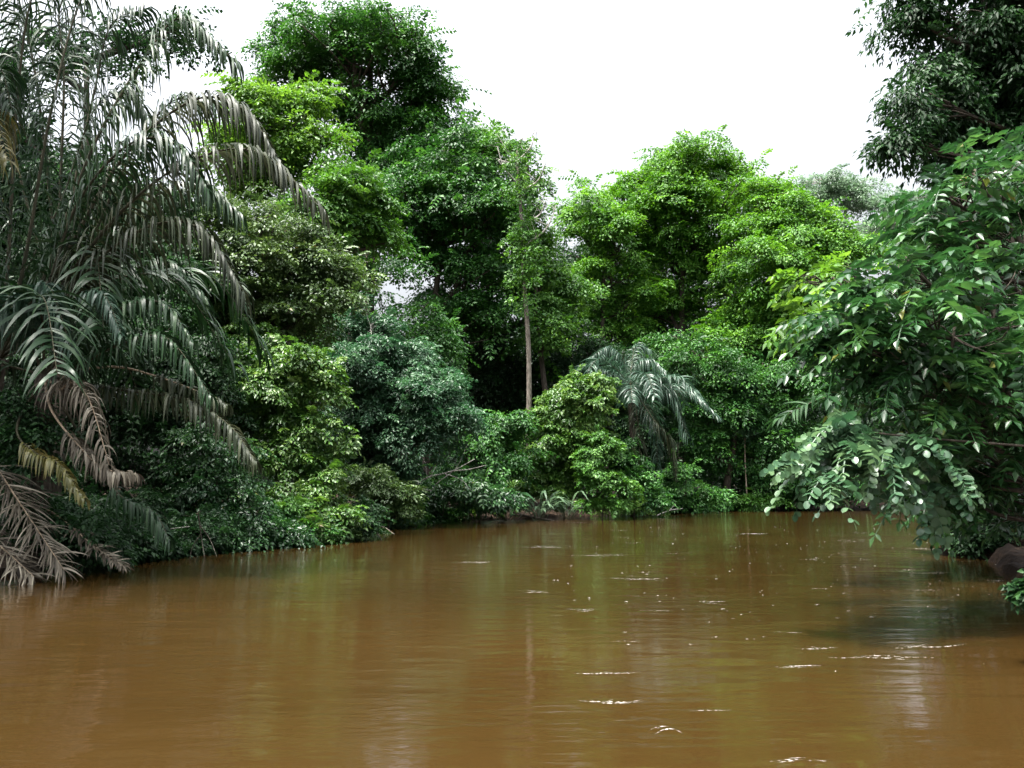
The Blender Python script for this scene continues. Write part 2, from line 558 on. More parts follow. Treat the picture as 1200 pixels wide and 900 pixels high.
def tree(name, label, cat, D, bx, lobes, leaf, mat, cR=1.0, dens=1.7, n_per=60, tr=.25, bark=BARK, seed=0,
         group=None, fill=.28, shape=KITE, mode='clump', pairs=6, slen=.8, droop=.35, low=-.55, thin=1., lean=None, jit=.32,
         sag=.5, aim=None, limbs=True, sub=4):
    """A tree or bush: trunk, one branch per lobe and a crown. Lobes are given as they stand in the photograph: x, y, half width, half height, depth offset."""
    rng = np.random.default_rng(seed)
    X = P(bx, 590, D)[0]
    base = np.array([X, D, gz(X, D)])
    root = thing(name, label, cat, base, group)
    L, Wd = leaf[0] * .68, leaf[1] * .68
    if mode == 'clump':
        n_per = int(n_per * 2.1)
    else:
        L, Wd = leaf
    bag = Bag()
    cens = []
    lobes = [tuple(lb) + (0.,) * (5 - len(lb)) for lb in lobes]
    n0 = len(lobes)
    for i in range(n0):
        for j in range(i + 1, n0):
            a_, b_ = np.array(lobes[i]), np.array(lobes[j])
            g = math.hypot((a_[0] - b_[0]) / (a_[2] + b_[2]), (a_[1] - b_[1]) / (a_[3] + b_[3]))
            if .55 < g < 1.05 and rng.random() < .6:
                m_ = (a_ + b_) / 2
                m_[2:4] *= rng.uniform(.6, .9)
                m_[:2] += rng.normal(size=2) * m_[2] * .15
                lobes.append(tuple(m_))
    for i_lb, lb in enumerate(lobes):
        px, py, rx, ry = lb[:4]
        if name in ('forest_tree', 'riverside_tree', 'giant_tree'):
            rx, ry = rx * 1.12, ry * 1.12
        dd = lb[4] if len(lb) > 4 else 0.
        Y = D + dd
        c = P(px, py, Y)
        k = np.linalg.norm(c - CAM) / np.linalg.norm(ray(px, py))
        rad = np.array([rx * k, (rx + ry) * .5 * k, ry * k])
        c = c + np.array([0, 0, 0])
        r_in = np.maximum(rad - cR * .3, rad * .55)
        parts = [(c, r_in * .9)]
        for q in range(sub):
            d = nrm(rng.normal(size=3))
            d[2] = abs(d[2]) * .9 - .25
            parts.append((c + d * r_in * rng.uniform(.62, .85), r_in * rng.uniform(.34, .56) * np.array([1.1, 1.1, .85])))
        pos, nor = [], []
        for c_, r_ in parts:
            area = 4 * math.pi * (((r_[0] * r_[1]) ** 1.6 + (r_[0] * r_[2]) ** 1.6 + (r_[1] * r_[2]) ** 1.6) / 3) ** (1 / 1.6)
            a_, b_ = lobe_points(rng, c_, r_, max(4, int(dens * thin * area / (math.pi * cR * cR))), fill, low)
            pos.append(a_)
            nor.append(b_)
        pos, nor = np.concatenate(pos), np.concatenate(nor)
        if mode == 'clump':
            R = cR * rng.uniform(.55, 1.35, len(pos))
            clumps(bag, rng, pos, nor, R, n_per, L, Wd, droop, shape=shape, jit=jit)
            e = rng.random(len(pos)) < .4
            sprays(bag, rng, pos[e], nrm(pos[e] - c) + rng.normal(size=(int(e.sum()), 3)) * .45 + UP * .25, cR * 1.7, 6, L * 1.15, Wd * 1.15, .45, KITE)
        else:
            d = nrm(pos - c) * .9 + rng.normal(size=pos.shape) * .45 + np.array([0, 0, .1])
            if aim is not None:
                d = d + np.array(aim)
            sprays(bag, rng, pos, d, slen, pairs, L, Wd, sag, shape)
        if i_lb < n0:
            cens.append((c, rad, pos))
    # trunk up to the mean of the lobes
    top = np.mean([c for c, _, _ in cens], axis=0)
    hi = max(c[2] for c, _, _ in cens)
    top = np.array([top[0], top[1], hi * .8 + .2 * top[2]])
    mid = base * .5 + top * .5 + np.array([rng.normal() * .3, rng.normal() * .3, 0]) * min(1, tr * 4)
    if lean is not None:
        mid = mid + np.array(lean)
    path = curve([base - UP * .5, base + (mid - base) * .35 * np.array([.6, .6, 1]), mid, top], 22)
    b = Bag()
    rr = tr * np.linspace(1, .35, 22)
    rr[0] *= 1.5
    rr[1] *= 1.2
    b.add(*tube(path, rr, 9))
    b.build('trunk', bark, root, True)
    if limbs:
        for c, rad, pos in cens:
            b = Bag()
            z0 = np.clip(c[2] - rad[2] * .9, base[2] + (top[2] - base[2]) * .3, top[2])
            i = int(np.argmin(np.abs(path[:, 2] - z0)))
            s = path[i]
            lim = curve([s, s * .45 + c * .55 - UP * rad[2] * .15 + rng.normal(size=3) * .1 * rad, c + UP * rad[2] * .3], 9)
            b.add(*tube(lim, tr * np.linspace(.5, .2, 9), 6))
            for q in rng.choice(len(pos), min(12, len(pos)), replace=False):
                s2 = lim[rng.integers(3, 8)]
                e = pos[q]
                b.add(*tube(curve([s2, (s2 + e) * .5 + rng.normal(size=3) * .12 * rad, e], 5), tr * np.linspace(.17, .05, 5), 5))
            b.build('branch', bark, root, True)
    bag.build('crown', LEAF[mat], root)
    return root


def frond(palm, rng, pts, n=46, L=1.0, wd=.046, mat='frond', droop=.95, dry=False, rr=.03, bare=.12, lift=.3):
    """One palm leaf along pts: the stalk, and narrow leaflets that leave it to both sides and hang."""
    c = curve(pts, 40)
    bag = Bag()
    n = int(n * 1.6)
    L *= 1.15
    s = np.linspace(bare, .995, n)
    for sg in (-1, 1):
        ss = np.clip(s + rng.normal(size=n) * .004, 0, .999)
        x = ss * 39
        i = np.minimum(x.astype(int), 38)
        p = c[i] + (c[i + 1] - c[i]) * (x - i)[:, None]
        tg = nrm(c[i + 1] - c[i])
        side = nrm(np.cross(tg, UP + rng.normal(size=3) * .05)) * sg
        ln = L * (.45 + .75 * np.sin(math.pi * np.clip(.12 + .83 * ss, 0, 1)) ** .8) * rng.uniform(.75, 1.12, n)
        d = nrm(side * .75 + tg * (.35 + .6 * ss[:, None]) + UP * lift + rng.normal(size=(n, 3)) * (.3 if dry else .14))
        if rng.random() < 2:
            keep = rng.random(n) > .05
        segs = 5
        q = p.copy()
        rows = []
        g = droop * rng.uniform(.6, 1.4, n)
        tw = rng.normal(size=(n, 1)) * .42
        for k in range(segs + 1):
            wv = tg - d * (tg * d).sum(1, keepdims=True)
            wv = nrm(wv + np.cross(d, wv) * tw)
            prof = (.45, .95, 1, .9, .6, .06)[k]
            rows += [q - wv * (wd * .5 * prof), q + wv * (wd * .5 * prof)]
            q = q + d * (ln / segs)[:, None]
            d = nrm(d - UP * g[:, None])
        V = np.stack(rows, 1)[keep]
        m = len(V)
        T = np.array([(2 * k, 2 * k + 1, 2 * k + 3) for k in range(segs)] + [(2 * k, 2 * k + 3, 2 * k + 2) for k in range(segs)])
        tint = np.clip(.35 * rng.random() + .65 * rng.random(m) ** 1.4, 0, 1)
        bag.add(V.reshape(-1, 3), (T[None] + (np.arange(m) * 2 * (segs + 1))[:, None, None]).reshape(-1, 3), np.repeat(tint, 2 * (segs + 1)))
    f = bag.build('frond', LEAF[mat], palm)
    b = Bag()
    b.add(*tube(c, rr * np.linspace(1, .2, 40), 6))
    r = b.build('rachis', RACHIS_DRY if dry else RACHIS, f, True)
    return f


def palm(name, label, D, bx, apex, fronds, tr=.22, seed=0, extra=0, elen=4., mat='frond', eL=.8, ewd=.07, group=None, trunk=True, erange=(-.3, 1.1)):
    """A palm: trunk and fronds. Fronds are listed as (points in the photograph with a depth offset each, options)."""
    rng = np.random.default_rng(seed)
    X = P(bx, 590, D)[0]
    base = np.array([X, D, gz(X, D)])
    root = thing(name, label, 'palm', base, group)
    ap = P(apex[0], apex[1], D)
    if trunk:
        b = Bag()
        pth = curve([base - UP * .4, base * .5 + ap * .5 + np.array([.1, 0, 0]), ap], 26)
        rr = tr * (1 + .12 * np.sin(np.arange(26) * 2.4)) * np.linspace(1.1, .8, 26)
        b.add(*tube(pth, rr, 9))
        b.build('trunk', BARK, root, True)
    for pts, kw in fronds:
        w = [P(x, y, D + dd) for x, y, dd in pts]
        if kw.pop('root', True):
            w = [ap] + w
        frond(root, rng, w, **kw)
    for k in range(extra):
        a = rng.random() * 6.28 if extra < 5 else 6.28 * (k + rng.random() * .6) / extra
        e = rng.uniform(*erange)
        h = np.array([math.cos(a), math.sin(a), 0])
        ln = elen * rng.uniform(.8, 1.15)
        p1 = ap + h * ln * .33 * math.cos(e) + UP * ln * .36 * math.sin(e)
        p2 = ap + h * ln * .68 * math.cos(e * .8) + UP * ln * (.55 * math.sin(e) - .04)
        p3 = ap + h * ln * .95 * math.cos(e * .7) + UP * ln * (.48 * math.sin(e) - .30)
        frond(root, rng, [ap, p1, p2, p3], n=34, L=eL, wd=ewd, mat=mat, droop=.35)
    return root


def herb(name, label, px, D, n, L, wd, mat, seed=0, group=None, up=.9, cat='plant'):
    """A rosette of long arching leaves."""
    rng = np.random.default_rng(seed)
    X = P(px, 600, D)[0]
    z = gz(X, D)
    if z < .05:
        z = .05
    base = np.array([X, D, z])
    root = thing(name, label, cat, base, group)
    stem = Bag()
    bag = Bag()
    for k in range(n):
        a = rng.random() * 6.28
        h = np.array([math.cos(a), math.sin(a), 0])
        s = base + h * rng.random() * .5 * L * .5
        ln = L * rng.uniform(.6, 1.2)
        u = up * rng.uniform(.6, 1.2)
        c = curve([s, s + (h * .25 + UP * u * .55) * ln, s + (h * .62 + UP * u * .72) * ln, s + (h * 1.0 + UP * u * .45) * ln], 8)
        stem.add(*tube(c[:4], .012, 4))
        wv = nrm(np.cross(h, UP) + rng.normal(size=3) * .2)
        pr = np.array([0.1, .25, .7, 1, 1, .85, .5, .03])[:, None] * wd * .5
        V = np.stack([c - wv * pr, c - UP * .01, c + wv * pr], 1)
        T = []
        for i in range(7):
            q = 3 * i
            T += [(q, q + 1, q + 4), (q, q + 4, q + 3), (q + 1, q + 2, q + 5), (q + 1, q + 5, q + 4)]
        bag.add(V.reshape(-1, 3), T, rng.random())
    stem.build('stem', RACHIS, root)
    bag.build('leaf', LEAF[mat], root)
    return root


# ------------------------------------------------------------------ far trees and the wood behind
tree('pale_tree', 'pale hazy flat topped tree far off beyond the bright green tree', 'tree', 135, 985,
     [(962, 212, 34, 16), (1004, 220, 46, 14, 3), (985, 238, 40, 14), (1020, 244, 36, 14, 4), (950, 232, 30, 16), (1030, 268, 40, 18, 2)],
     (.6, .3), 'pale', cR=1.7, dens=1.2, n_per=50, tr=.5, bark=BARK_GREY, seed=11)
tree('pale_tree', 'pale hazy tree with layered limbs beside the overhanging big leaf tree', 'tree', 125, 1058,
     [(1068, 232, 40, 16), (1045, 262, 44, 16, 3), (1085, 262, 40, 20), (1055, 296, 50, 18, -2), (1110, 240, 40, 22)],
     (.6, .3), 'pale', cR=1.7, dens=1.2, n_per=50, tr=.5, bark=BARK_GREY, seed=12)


def wood():
    rng = np.random.default_rng(5)
    n = 4200
    px = rng.uniform(-250, 1500, n)
    Y = rng.uniform(76, 112, n)
    top = np.interp(px, (-250, 200, 260, 420, 440, 505, 530, 640, 680, 780, 800, 1000, 1080, 1500), (250, 250, 330, 345, 430, 430, 370, 370, 440, 440, 390, 380, 420, 400))
    py = top + (592 - top) * rng.random(n)
    c = np.array([P(a, b, y) for a, b, y in zip(px, py, Y)])
    bag = Bag()
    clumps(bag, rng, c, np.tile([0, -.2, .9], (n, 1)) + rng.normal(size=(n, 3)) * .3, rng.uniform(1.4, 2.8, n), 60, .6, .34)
    o = bag.build('forest_undergrowth', LEAF['shade_dark'])
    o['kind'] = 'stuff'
    o['label'] = 'mass of forest growth far behind the riverside trees, shade darkened into its leaves'


wood()

# ------------------------------------------------------------------ the far bank
tree('giant_tree', 'tallest tree of the bank, broad dark domed crown against the sky', 'tree', 58, 430,
     [(415, 62, 100, 52), (350, 60, 56, 40, 2), (480, 72, 50, 44, -1), (392, 34, 66, 30, 1), (452, 30, 56, 26), (330, 92, 40, 30, 3),
      (500, 116, 40, 36, 1), (430, 118, 62, 34), (462, 158, 54, 26, 2), (390, 130, 40, 24, 4), (512, 150, 44, 36), (480, 196, 60, 36), (440, 196, 40, 30, 2)],
     (.42, .22), 'emerald', cR=1.25, dens=1.3, n_per=70, tr=.62, seed=21)
tree('forest_tree', 'dark tree with stacked grey green limbs under the tallest crown', 'tree', 54, 500,
     [(520, 190, 62, 44), (570, 196, 46, 44, 2), (470, 230, 50, 34, -2), (545, 246, 62, 40, -1), (500, 280, 60, 34, 1), (585, 262, 40, 50, 1), (450, 270, 46, 30, -1),
      (548, 318, 50, 38), (560, 384, 44, 40, 1), (516, 352, 40, 30, 2)],
     (.40, .21), 'emerald', cR=1.1, dens=1.25, n_per=70, tr=.42, seed=22)
tree('forest_tree', 'bright edged tree standing close behind the slender bare topped trunk', 'tree', 56, 650,
     [(585, 172, 36, 28), (612, 210, 32, 34, -1), (566, 160, 26, 20, 1), (622, 258, 26, 36), (630, 318, 34, 40, 1), (668, 350, 30, 36, 2), (640, 392, 40, 44, 1)],
     (.38, .2), 'spring', cR=.95, dens=1.6, n_per=60, tr=.3, seed=23)
tree('forest_tree', 'yellow green feathery crown between the palm and the tallest tree', 'tree', 40, 350,
     [(300, 118, 52, 26), (352, 108, 34, 22, 1), (330, 148, 60, 26, -1), (375, 160, 34, 22), (290, 152, 40, 30), (310, 190, 50, 26), (345, 195, 40, 30), (300, 225, 40, 30, 1), (270, 180, 40, 40, 1)],
     (.36, .18), 'lime', cR=.85, dens=1.35, n_per=56, tr=.24, seed=24)
tree('forest_tree', 'vivid green rounded crown in front of the tallest trunk', 'tree', 38, 400,
     [(405, 200, 38, 34), (432, 238, 32, 26, 1), (380, 232, 40, 34, -1), (410, 266, 44, 28), (360, 268, 42, 30, -1), (445, 278, 34, 24, 2)],
     (.32, .17), 'spring', cR=.75, dens=1.6, n_per=60, tr=.22, seed=25)
tree('forest_tree', 'olive tinged tree with tiny leaves leaning out above the pale bush', 'tree', 29, 330,
     [(300, 262, 62, 44), (350, 300, 62, 40, 1), (250, 370, 70, 50, .5), (330, 390, 60, 40, 1), (200, 320, 60, 60, 1), (240, 440, 60, 50, 2), (262, 310, 66, 50, -1), (402, 318, 42, 34, 1), (300, 350, 76, 46), (225, 250, 50, 40, 1), (380, 352, 40, 28)],
     (.22, .12), 'olive', cR=.6, dens=1.4, n_per=62, tr=.24, seed=26)
tree('forest_tree', 'dark leafy tree filling the gap under the vivid green crown', 'tree', 46, 440,
     [(430, 300, 60, 46, 1), (400, 340, 60, 46, 2), (450, 390, 60, 46, 2), (380, 400, 60, 50, 3), (430, 240, 50, 40, 4), (500, 400, 50, 50, 3), (480, 450, 70, 50, 5)],
     (.32, .17), 'emerald', cR=.9, dens=1.25, n_per=56, tr=.3, seed=28, jit=.6)
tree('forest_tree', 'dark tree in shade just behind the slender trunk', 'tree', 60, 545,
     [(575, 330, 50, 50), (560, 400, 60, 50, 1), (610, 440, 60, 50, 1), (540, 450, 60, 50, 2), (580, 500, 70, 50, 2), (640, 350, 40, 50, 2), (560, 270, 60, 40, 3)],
     (.36, .19), 'shade_dark', cR=1.0, dens=1.4, n_per=56, tr=.36, seed=29, jit=.6)
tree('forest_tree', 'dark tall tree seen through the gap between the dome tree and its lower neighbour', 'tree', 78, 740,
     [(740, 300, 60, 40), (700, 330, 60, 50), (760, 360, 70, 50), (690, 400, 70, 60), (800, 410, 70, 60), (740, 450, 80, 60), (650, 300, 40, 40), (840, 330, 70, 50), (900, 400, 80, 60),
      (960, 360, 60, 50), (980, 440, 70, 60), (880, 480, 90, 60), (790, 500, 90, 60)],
     (.45, .24), 'shade_dark', cR=1.3, dens=.8, n_per=56, tr=.4, seed=30, jit=.6)
# the big pale-topped trees across the bend
tree('riverside_tree', 'broad tree with the highest bright green dome across the bend', 'tree', 69, 800,
     [(812, 196, 62, 34), (770, 214, 34, 34, -1), (862, 232, 48, 34, 1), (810, 240, 60, 36, -2), (760, 250, 34, 30), (748, 220, 34, 28), (845, 205, 44, 32), (840, 280, 60, 34), (790, 300, 50, 34, 1),
      (820, 340, 54, 36, 2), (770, 360, 44, 36, 2)],
     (.40, .22), 'sunny', cR=1.15, dens=1.55, n_per=70, tr=.5, seed=31)
tree('riverside_tree', 'bright green tree with lower rounded crown beside the dome tree and dark gaps below', 'tree', 67, 700,
     [(700, 240, 48, 32), (680, 268, 36, 28, 1), (728, 270, 40, 32, -1), (716, 310, 46, 32), (690, 330, 40, 28, 2), (742, 344, 40, 28, 1), (720, 386, 44, 30, 2)],
     (.40, .22), 'sunny', cR=1.1, dens=1.55, n_per=70, tr=.4, seed=32)
tree('riverside_tree', 'bright tree whose crown steps down in lobes toward the pale hazy trees', 'tree', 64, 920,
     [(905, 240, 42, 34), (900, 222, 40, 26, 1), (950, 262, 46, 32, .5), (990, 296, 40, 34, 1), (935, 282, 50, 34, -1), (972, 300, 40, 36), (890, 300, 56, 34, -1), (940, 336, 56, 36, -2), (880, 350, 50, 32, 1), (985, 352, 44, 40), (920, 392, 56, 34),
      (860, 400, 48, 34, 1)],
     (.38, .21), 'sunny', cR=1.1, dens=1.55, n_per=70, tr=.5, seed=33)
tree('riverside_tree', 'shadowed tree with layered emerald limbs under the bright domes', 'tree', 61, 850,
     [(812, 420, 50, 26, -1), (850, 450, 54, 28), (790, 402, 38, 24, 2), (900, 440, 50, 34, 1), (870, 500, 56, 34, 1), (830, 530, 40, 30), (920, 510, 50, 44, 1), (820, 480, 40, 24, -1),
      (960, 450, 44, 50, 2), (880, 560, 50, 24, 1), (935, 566, 46, 26)],
     (.36, .19), 'emerald', cR=.95, dens=1.35, n_per=56, tr=.35, seed=34)
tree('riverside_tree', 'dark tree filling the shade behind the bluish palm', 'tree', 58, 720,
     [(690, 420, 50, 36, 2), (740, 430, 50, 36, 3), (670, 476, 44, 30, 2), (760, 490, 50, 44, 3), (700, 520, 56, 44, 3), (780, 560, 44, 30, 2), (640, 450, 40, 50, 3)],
     (.36, .19), 'shade_dark', cR=.95, dens=1.2, n_per=50, tr=.3, seed=35)
tree('sapling', 'thin sapling with a hanging tuft of bluish leaves before the shadowed tree', 'tree', 60, 876,
     [(874, 480, 20, 26), (868, 450, 16, 16), (880, 505, 14, 14)], (.34, .17), 'blue', cR=.6, dens=1.3, n_per=36, tr=.07, bark=BARK_PALE, seed=36)

# the tree of thin pale stems in the middle of the bank
tree('riverside_tree', 'blue green tree with fine leaves at the middle of the bank', 'tree', 36, 428,
     [(430, 386, 46, 40), (405, 430, 44, 40, -1), (465, 420, 54, 34, 1), (500, 455, 54, 36), (440, 470, 60, 40), (525, 492, 42, 30), (470, 520, 66, 36), (410, 520, 44, 44, 1), (440, 560, 54, 30)],
     (.24, .12), 'blue', cR=.55, dens=1.6, n_per=58, tr=.13, bark=BARK_GREY, seed=41)

# the slender trunk with a bare top
def slender():
    rng = np.random.default_rng(51)
    D = 47.
    pts = [(619, 600), (618, 540), (620, 470), (619, 400), (614, 330), (611, 260), (608, 210), (606, 180), (612, 162)]
    w = [P(x, y, D) for x, y in pts]
    root = thing('slender_tree', 'slender bare topped trunk wrapped in climbing leaves', 'tree', (w[0][0], D, gz(w[0][0], D)))
    b = Bag()
    c = curve(w, 50)
    b.add(*tube(c, np.linspace(.19, .05, 50), 8))
    b.build('trunk', BARK_MID, root, True)
    for (x0, y0), mids in (((606, 215), [(590, 195), (583, 172)]), ((606, 190), [(622, 172), (626, 155)]), ((611, 262), [(632, 252), (641, 232)]), ((608, 225), [(630, 212), (640, 190)]),
                           ((612, 290), [(640, 268), (652, 240)])):
        t = Bag()
        pp = [P(x0, y0, D)] + [P(x, y, D + rng.normal() * .5) for x, y in mids]
        cc = curve(pp, 8)
        t.add(*tube(cc, np.linspace(.07, .02, 8), 5))
        for k in range(5):
            s = cc[rng.integers(2, 8)]
            t.add(*tube([s, s + rng.normal(size=3) * .35 + UP * .4, s + rng.normal(size=3) * .5 + UP * .9], [.022, .014, .007], 4))
        t.build('branch', BARK_GREY, root, True)
    bag = Bag()
    for y0, y1, n, R in ((255, 330, 22, .5), (290, 365, 24, .65), (170, 290, 40, .42), (490, 530, 12, .6)):
        k = rng.integers(0, 1000, n)
        py = rng.uniform(y0, y1, n)
        cen = np.array([P(np.interp(y, [p[1] for p in pts][::-1], [p[0] for p in pts][::-1]) + rng.normal() * 9, y, D - .3 + rng.normal() * .4) for y in py])
        clumps(bag, rng, cen, rng.normal(size=(n, 3)) * .5 + np.array([0, -.4, .6]), np.full(n, R), 50, .2, .11)
    bag.build('climber', LEAF['spring'], root)


slender()

# bushes along the far bank, from the bend towards the camera
bush = [
    # label, D, bx, lobes, leaf, mat, cR
    ('light green shrub rising beside the slender trunk', 46, 660, [(665, 462, 42, 30), (650, 500, 40, 34), (690, 478, 34, 34), (640, 540, 36, 30), (690, 520, 34, 30), (620, 570, 30, 20), (700, 450, 26, 20), (660, 575, 30, 20)], (.30, .17), 'mixed', .5),
    ('lime green shrub hanging low beside the palm over the mud', 44, 705, [(704, 528, 22, 26), (700, 560, 24, 22), (730, 566, 24, 14), (712, 588, 34, 10), (690, 545, 20, 20)], (.26, .15), 'spring', .4),
    ('low yellow green tuft of growth at the mud edge', 50, 752, [(742, 590, 24, 10), (764, 592, 18, 8), (722, 594, 20, 8)], (.22, .08), 'lime', .4),
    ('small bright green bush at the waterline under the shadowed tree', 60, 895, [(885, 582, 22, 12), (905, 588, 22, 8), (878, 592, 14, 6)], (.28, .16), 'spring', .5),
    ('bushy dark growth round the foot of the bluish palm', 47, 742, [(735, 540, 24, 30), (750, 565, 26, 24, -.5), (722, 560, 22, 22), (765, 585, 20, 14, -.5)], (.28, .14), 'emerald', .5),
    ('dark low bush under the bluish palm', 55, 805, [(805, 560, 34, 26), (830, 580, 30, 16), (780, 586, 26, 12)], (.34, .18), 'emerald', .7),
    ('mid green bush under the sapling at the bend', 62, 940, [(935, 580, 36, 16), (965, 574, 30, 20), (1000, 570, 40, 24), (1040, 560, 40, 36)], (.34, .18), 'emerald', .8),
    ('dark bush between the slender trunk and the blue green tree', 43, 560, [(560, 520, 44, 34), (590, 540, 40, 34), (540, 556, 40, 26), (600, 500, 36, 30)], (.28, .15), 'emerald', .6),
    ('broad leaved bush drooping to the bank under the pale bare branches', 40, 510, [(500, 576, 44, 20), (545, 574, 40, 22), (470, 584, 36, 20), (580, 580, 30, 18)], (.34, .15), 'glossy', .55),
    ('fine leaved bush over the dark undercut of the bank', 34, 455, [(455, 580, 36, 26), (430, 560, 32, 34), (470, 598, 26, 14)], (.22, .12), 'olive', .45),
    ('pale lime bush draped like a curtain down to the waterline', 27, 350, [(300, 400, 50, 30, 1), (345, 420, 46, 30), (375, 462, 30, 26), (320, 455, 50, 34, -.3), (350, 500, 44, 30, -.3), (290, 490, 46, 36, .3), (385, 520, 30, 26), (325, 540, 50, 36, -.4),
      (385, 565, 32, 30, -.4), (355, 585, 44, 34, -.8), (400, 600, 24, 26, -.8), (310, 590, 44, 30, -.6), (365, 615, 50, 18, -1.2), (330, 440, 60, 40, 2)],
     (.21, .12), 'mixed', .42),
    ('bright green sprig bush jutting over the water', 25, 322, [(330, 592, 34, 13), (352, 612, 28, 14), (318, 622, 30, 12)], (.20, .10), 'spring', .4),
    ('dark glossy bush in the shade beside the dead fronds', 23.5, 240, [(250, 520, 46, 40), (225, 570, 44, 34), (210, 640, 50, 14, -2), (280, 632, 50, 14, -1.2), (330, 628, 40, 12, 0), (270, 580, 44, 40), (240, 618, 50, 22), (290, 622, 36, 18), (190, 600, 40, 30)], (.18, .10), 'glossy', .45),
    ('black shaded bush behind the hanging palm fronds', 24, 130, [(200, 400, 70, 60, 1), (60, 380, 80, 70, 1), (220, 470, 60, 60, 1), (-40, 420, 90, 80), (180, 330, 70, 50, 2), (110, 620, 80, 30, -1), (180, 630, 60, 22, -2.5), (150, 460, 60, 60), (80, 500, 70, 60), (160, 560, 60, 50), (60, 590, 70, 46), (20, 470, 60, 70), (120, 400, 80, 60)], (.20, .10), 'shade_dark', .55),
    ('shaded bush low behind the dead palm fronds', 21, 40, [(20, 560, 60, 46), (90, 600, 60, 36), (40, 520, 36, 50, -4.9), (20, 590, 50, 40, -4.9), (70, 610, 50, 24, -4.8), (120, 640, 50, 14, -4), (20, 470, 40, 36, -4.8), (-50, 540, 60, 70), (140, 625, 40, 20)], (.18, .09), 'shade_dark', .5),
]


def shore(px):
    """Distance (world y) of the bank's waterline where the photograph shows it at px."""
    q = ((-80, 690), (0, 677), (100, 667), (200, 653), (300, 642), (380, 637), (425, 632), (436, 621), (510, 611), (600, 609), (690, 604.5), (750, 602.5), (870, 598.5), (1050, 598.5))
    return float(W(px, np.interp(px, [a for a, _ in q], [b for _, b in q]))[1])


for lab, px, k, leaf, mat in (('low dark growth trailing in the water beside the dead fronds', 165, 26, (.17, .09), 'shade_dark'),
                              ('low glossy growth trailing in the water under the dark glossy bush', 250, 26, (.17, .09), 'shade_dark'),
                              ('low growth trailing in the water at the foot of the bright sprig bush', 325, 24, (.18, .10), 'emerald'),
                              ('low growth at the water under the foot of the pale lime curtain bush', 392, 20, (.2, .11), 'olive'),
                              ('dark growth hanging over the undercut bank past the pale lime bush', 450, 20, (.24, .13), 'shade_dark'),
                              ('dark growth at the waterline under the bare whitish branches', 500, 18, (.26, .13), 'emerald'),
                              ('dark growth in the shadow at the bend under the bluish palm', 775, 14, (.3, .15), 'shade_dark'),
                              ('dark growth along the far waterline beside the small bright green bush', 845, 13, (.3, .15), 'emerald')):
    D = shore(px) + .5
    wy = 572 + CAMZ * F / D
    bush.append((lab, D, px, [(px + a, wy - k * b, k * 1.1, k * c, shore(px + a) - D - .15 + .5 * b) for a, b, c in ((-36, .45, .7), (-8, .5, .9), (22, .4, .7), (40, .5, .8), (0, 1.2, .9), (-24, 1.1, .8))], leaf, mat, .012 * D + .1))

for i, (lab, D, bx, lobes, leaf, mat, cR) in enumerate(bush):
    tree('bush', lab, 'bush', D, bx, lobes, leaf, mat, cR=cR, dens=1.5, n_per=54, tr=.06, bark=BARK, seed=100 + i, droop=.5, low=-.8, group='bushes along the river bank')

herbs = [('clump of long pale strap leaves on the mud under the slender trunk', 632, 43.5, 34, 1.7, .16, 'pale'),
         ('clump of pale strap leaves bending to the water beside the lime shrub', 664, 44.5, 30, 1.7, .15, 'pale'),
         ('broad leaved plant standing at the mud under the broad leaved bush', 585, 42.5, 22, 1.8, .26, 'glossy'),
         ('plant of wide green blades between the bare branches and the slender trunk', 560, 42.5, 22, 1.9, .24, 'spring'),
         ('little low plant at the very edge of the mud strip', 595, 41.2, 12, .8, .16, 'emerald'),
         ('pale leaved plant drooping in the shade under the bluish palm', 818, 57.5, 22, 1.9, .3, 'pale')]
for i, (lab, px, D, n, L, wd, mat) in enumerate(herbs):
    herb('strap_leaf_plant', lab, px, D, n, L, wd, mat, seed=200 + i, group='leafy plants on the mud edge')

# the bluish palm of the far bank
palm('feather_palm', 'bluish feathery palm bowing over the far bank beside the lime shrub', 50, 742, (738, 452),
     [([(730, 420, 0), (712, 408, 0), (690, 420, -1)], dict(L=.95, mat='frond_blue', n=40)),
      ([(752, 424, -.5), (775, 432, -1), (795, 470, -1.5)], dict(L=1.1, mat='frond_blue', n=44)),
      ([(760, 446, -1), (790, 470, -1.5), (806, 512, -2)], dict(L=1.2, mat='frond_blue', n=44)),
      ([(752, 470, -1), (768, 500, -2), (770, 545, -2)], dict(L=1.1, mat='frond_blue', n=44)),
      ([(740, 430, .5), (745, 405, 1), (760, 410, 1)], dict(L=.9, mat='frond_blue', n=40)),
      ([(718, 440, -1), (700, 458, -1.5), (690, 500, -2)], dict(L=1.0, mat='frond_blue', n=40)),
      ([(765, 490, -2), (786, 520, -2), (792, 556, -2)], dict(L=1.0, mat='frond_brown', n=40)),
      ([(745, 480, -1.6), (750, 520, -2), (745, 560, -2)], dict(L=.9, mat='frond_brown', n=40))],
     tr=.2, seed=61, extra=13, elen=5., mat='frond_blue', eL=1.0, ewd=.07, erange=(-.2, .8))


# bare pale branches and drift wood
def bare(name, label, D, paths, r0, mat, seed, cat='branch'):
    rng = np.random.default_rng(seed)
    b = Bag()
    w0 = P(*paths[0][0], D)
    for j, pth in enumerate(paths):
        c = curve([P(x, y, D + rng.normal() * .25) for x, y in pth], 12)
        b.add(*tube(c, r0 * (1 if j == 0 else .6) * np.linspace(1, .3, 12), 6))
    root = thing(name, label, cat, w0)
    b.build('limb', mat, root, True)
    return root


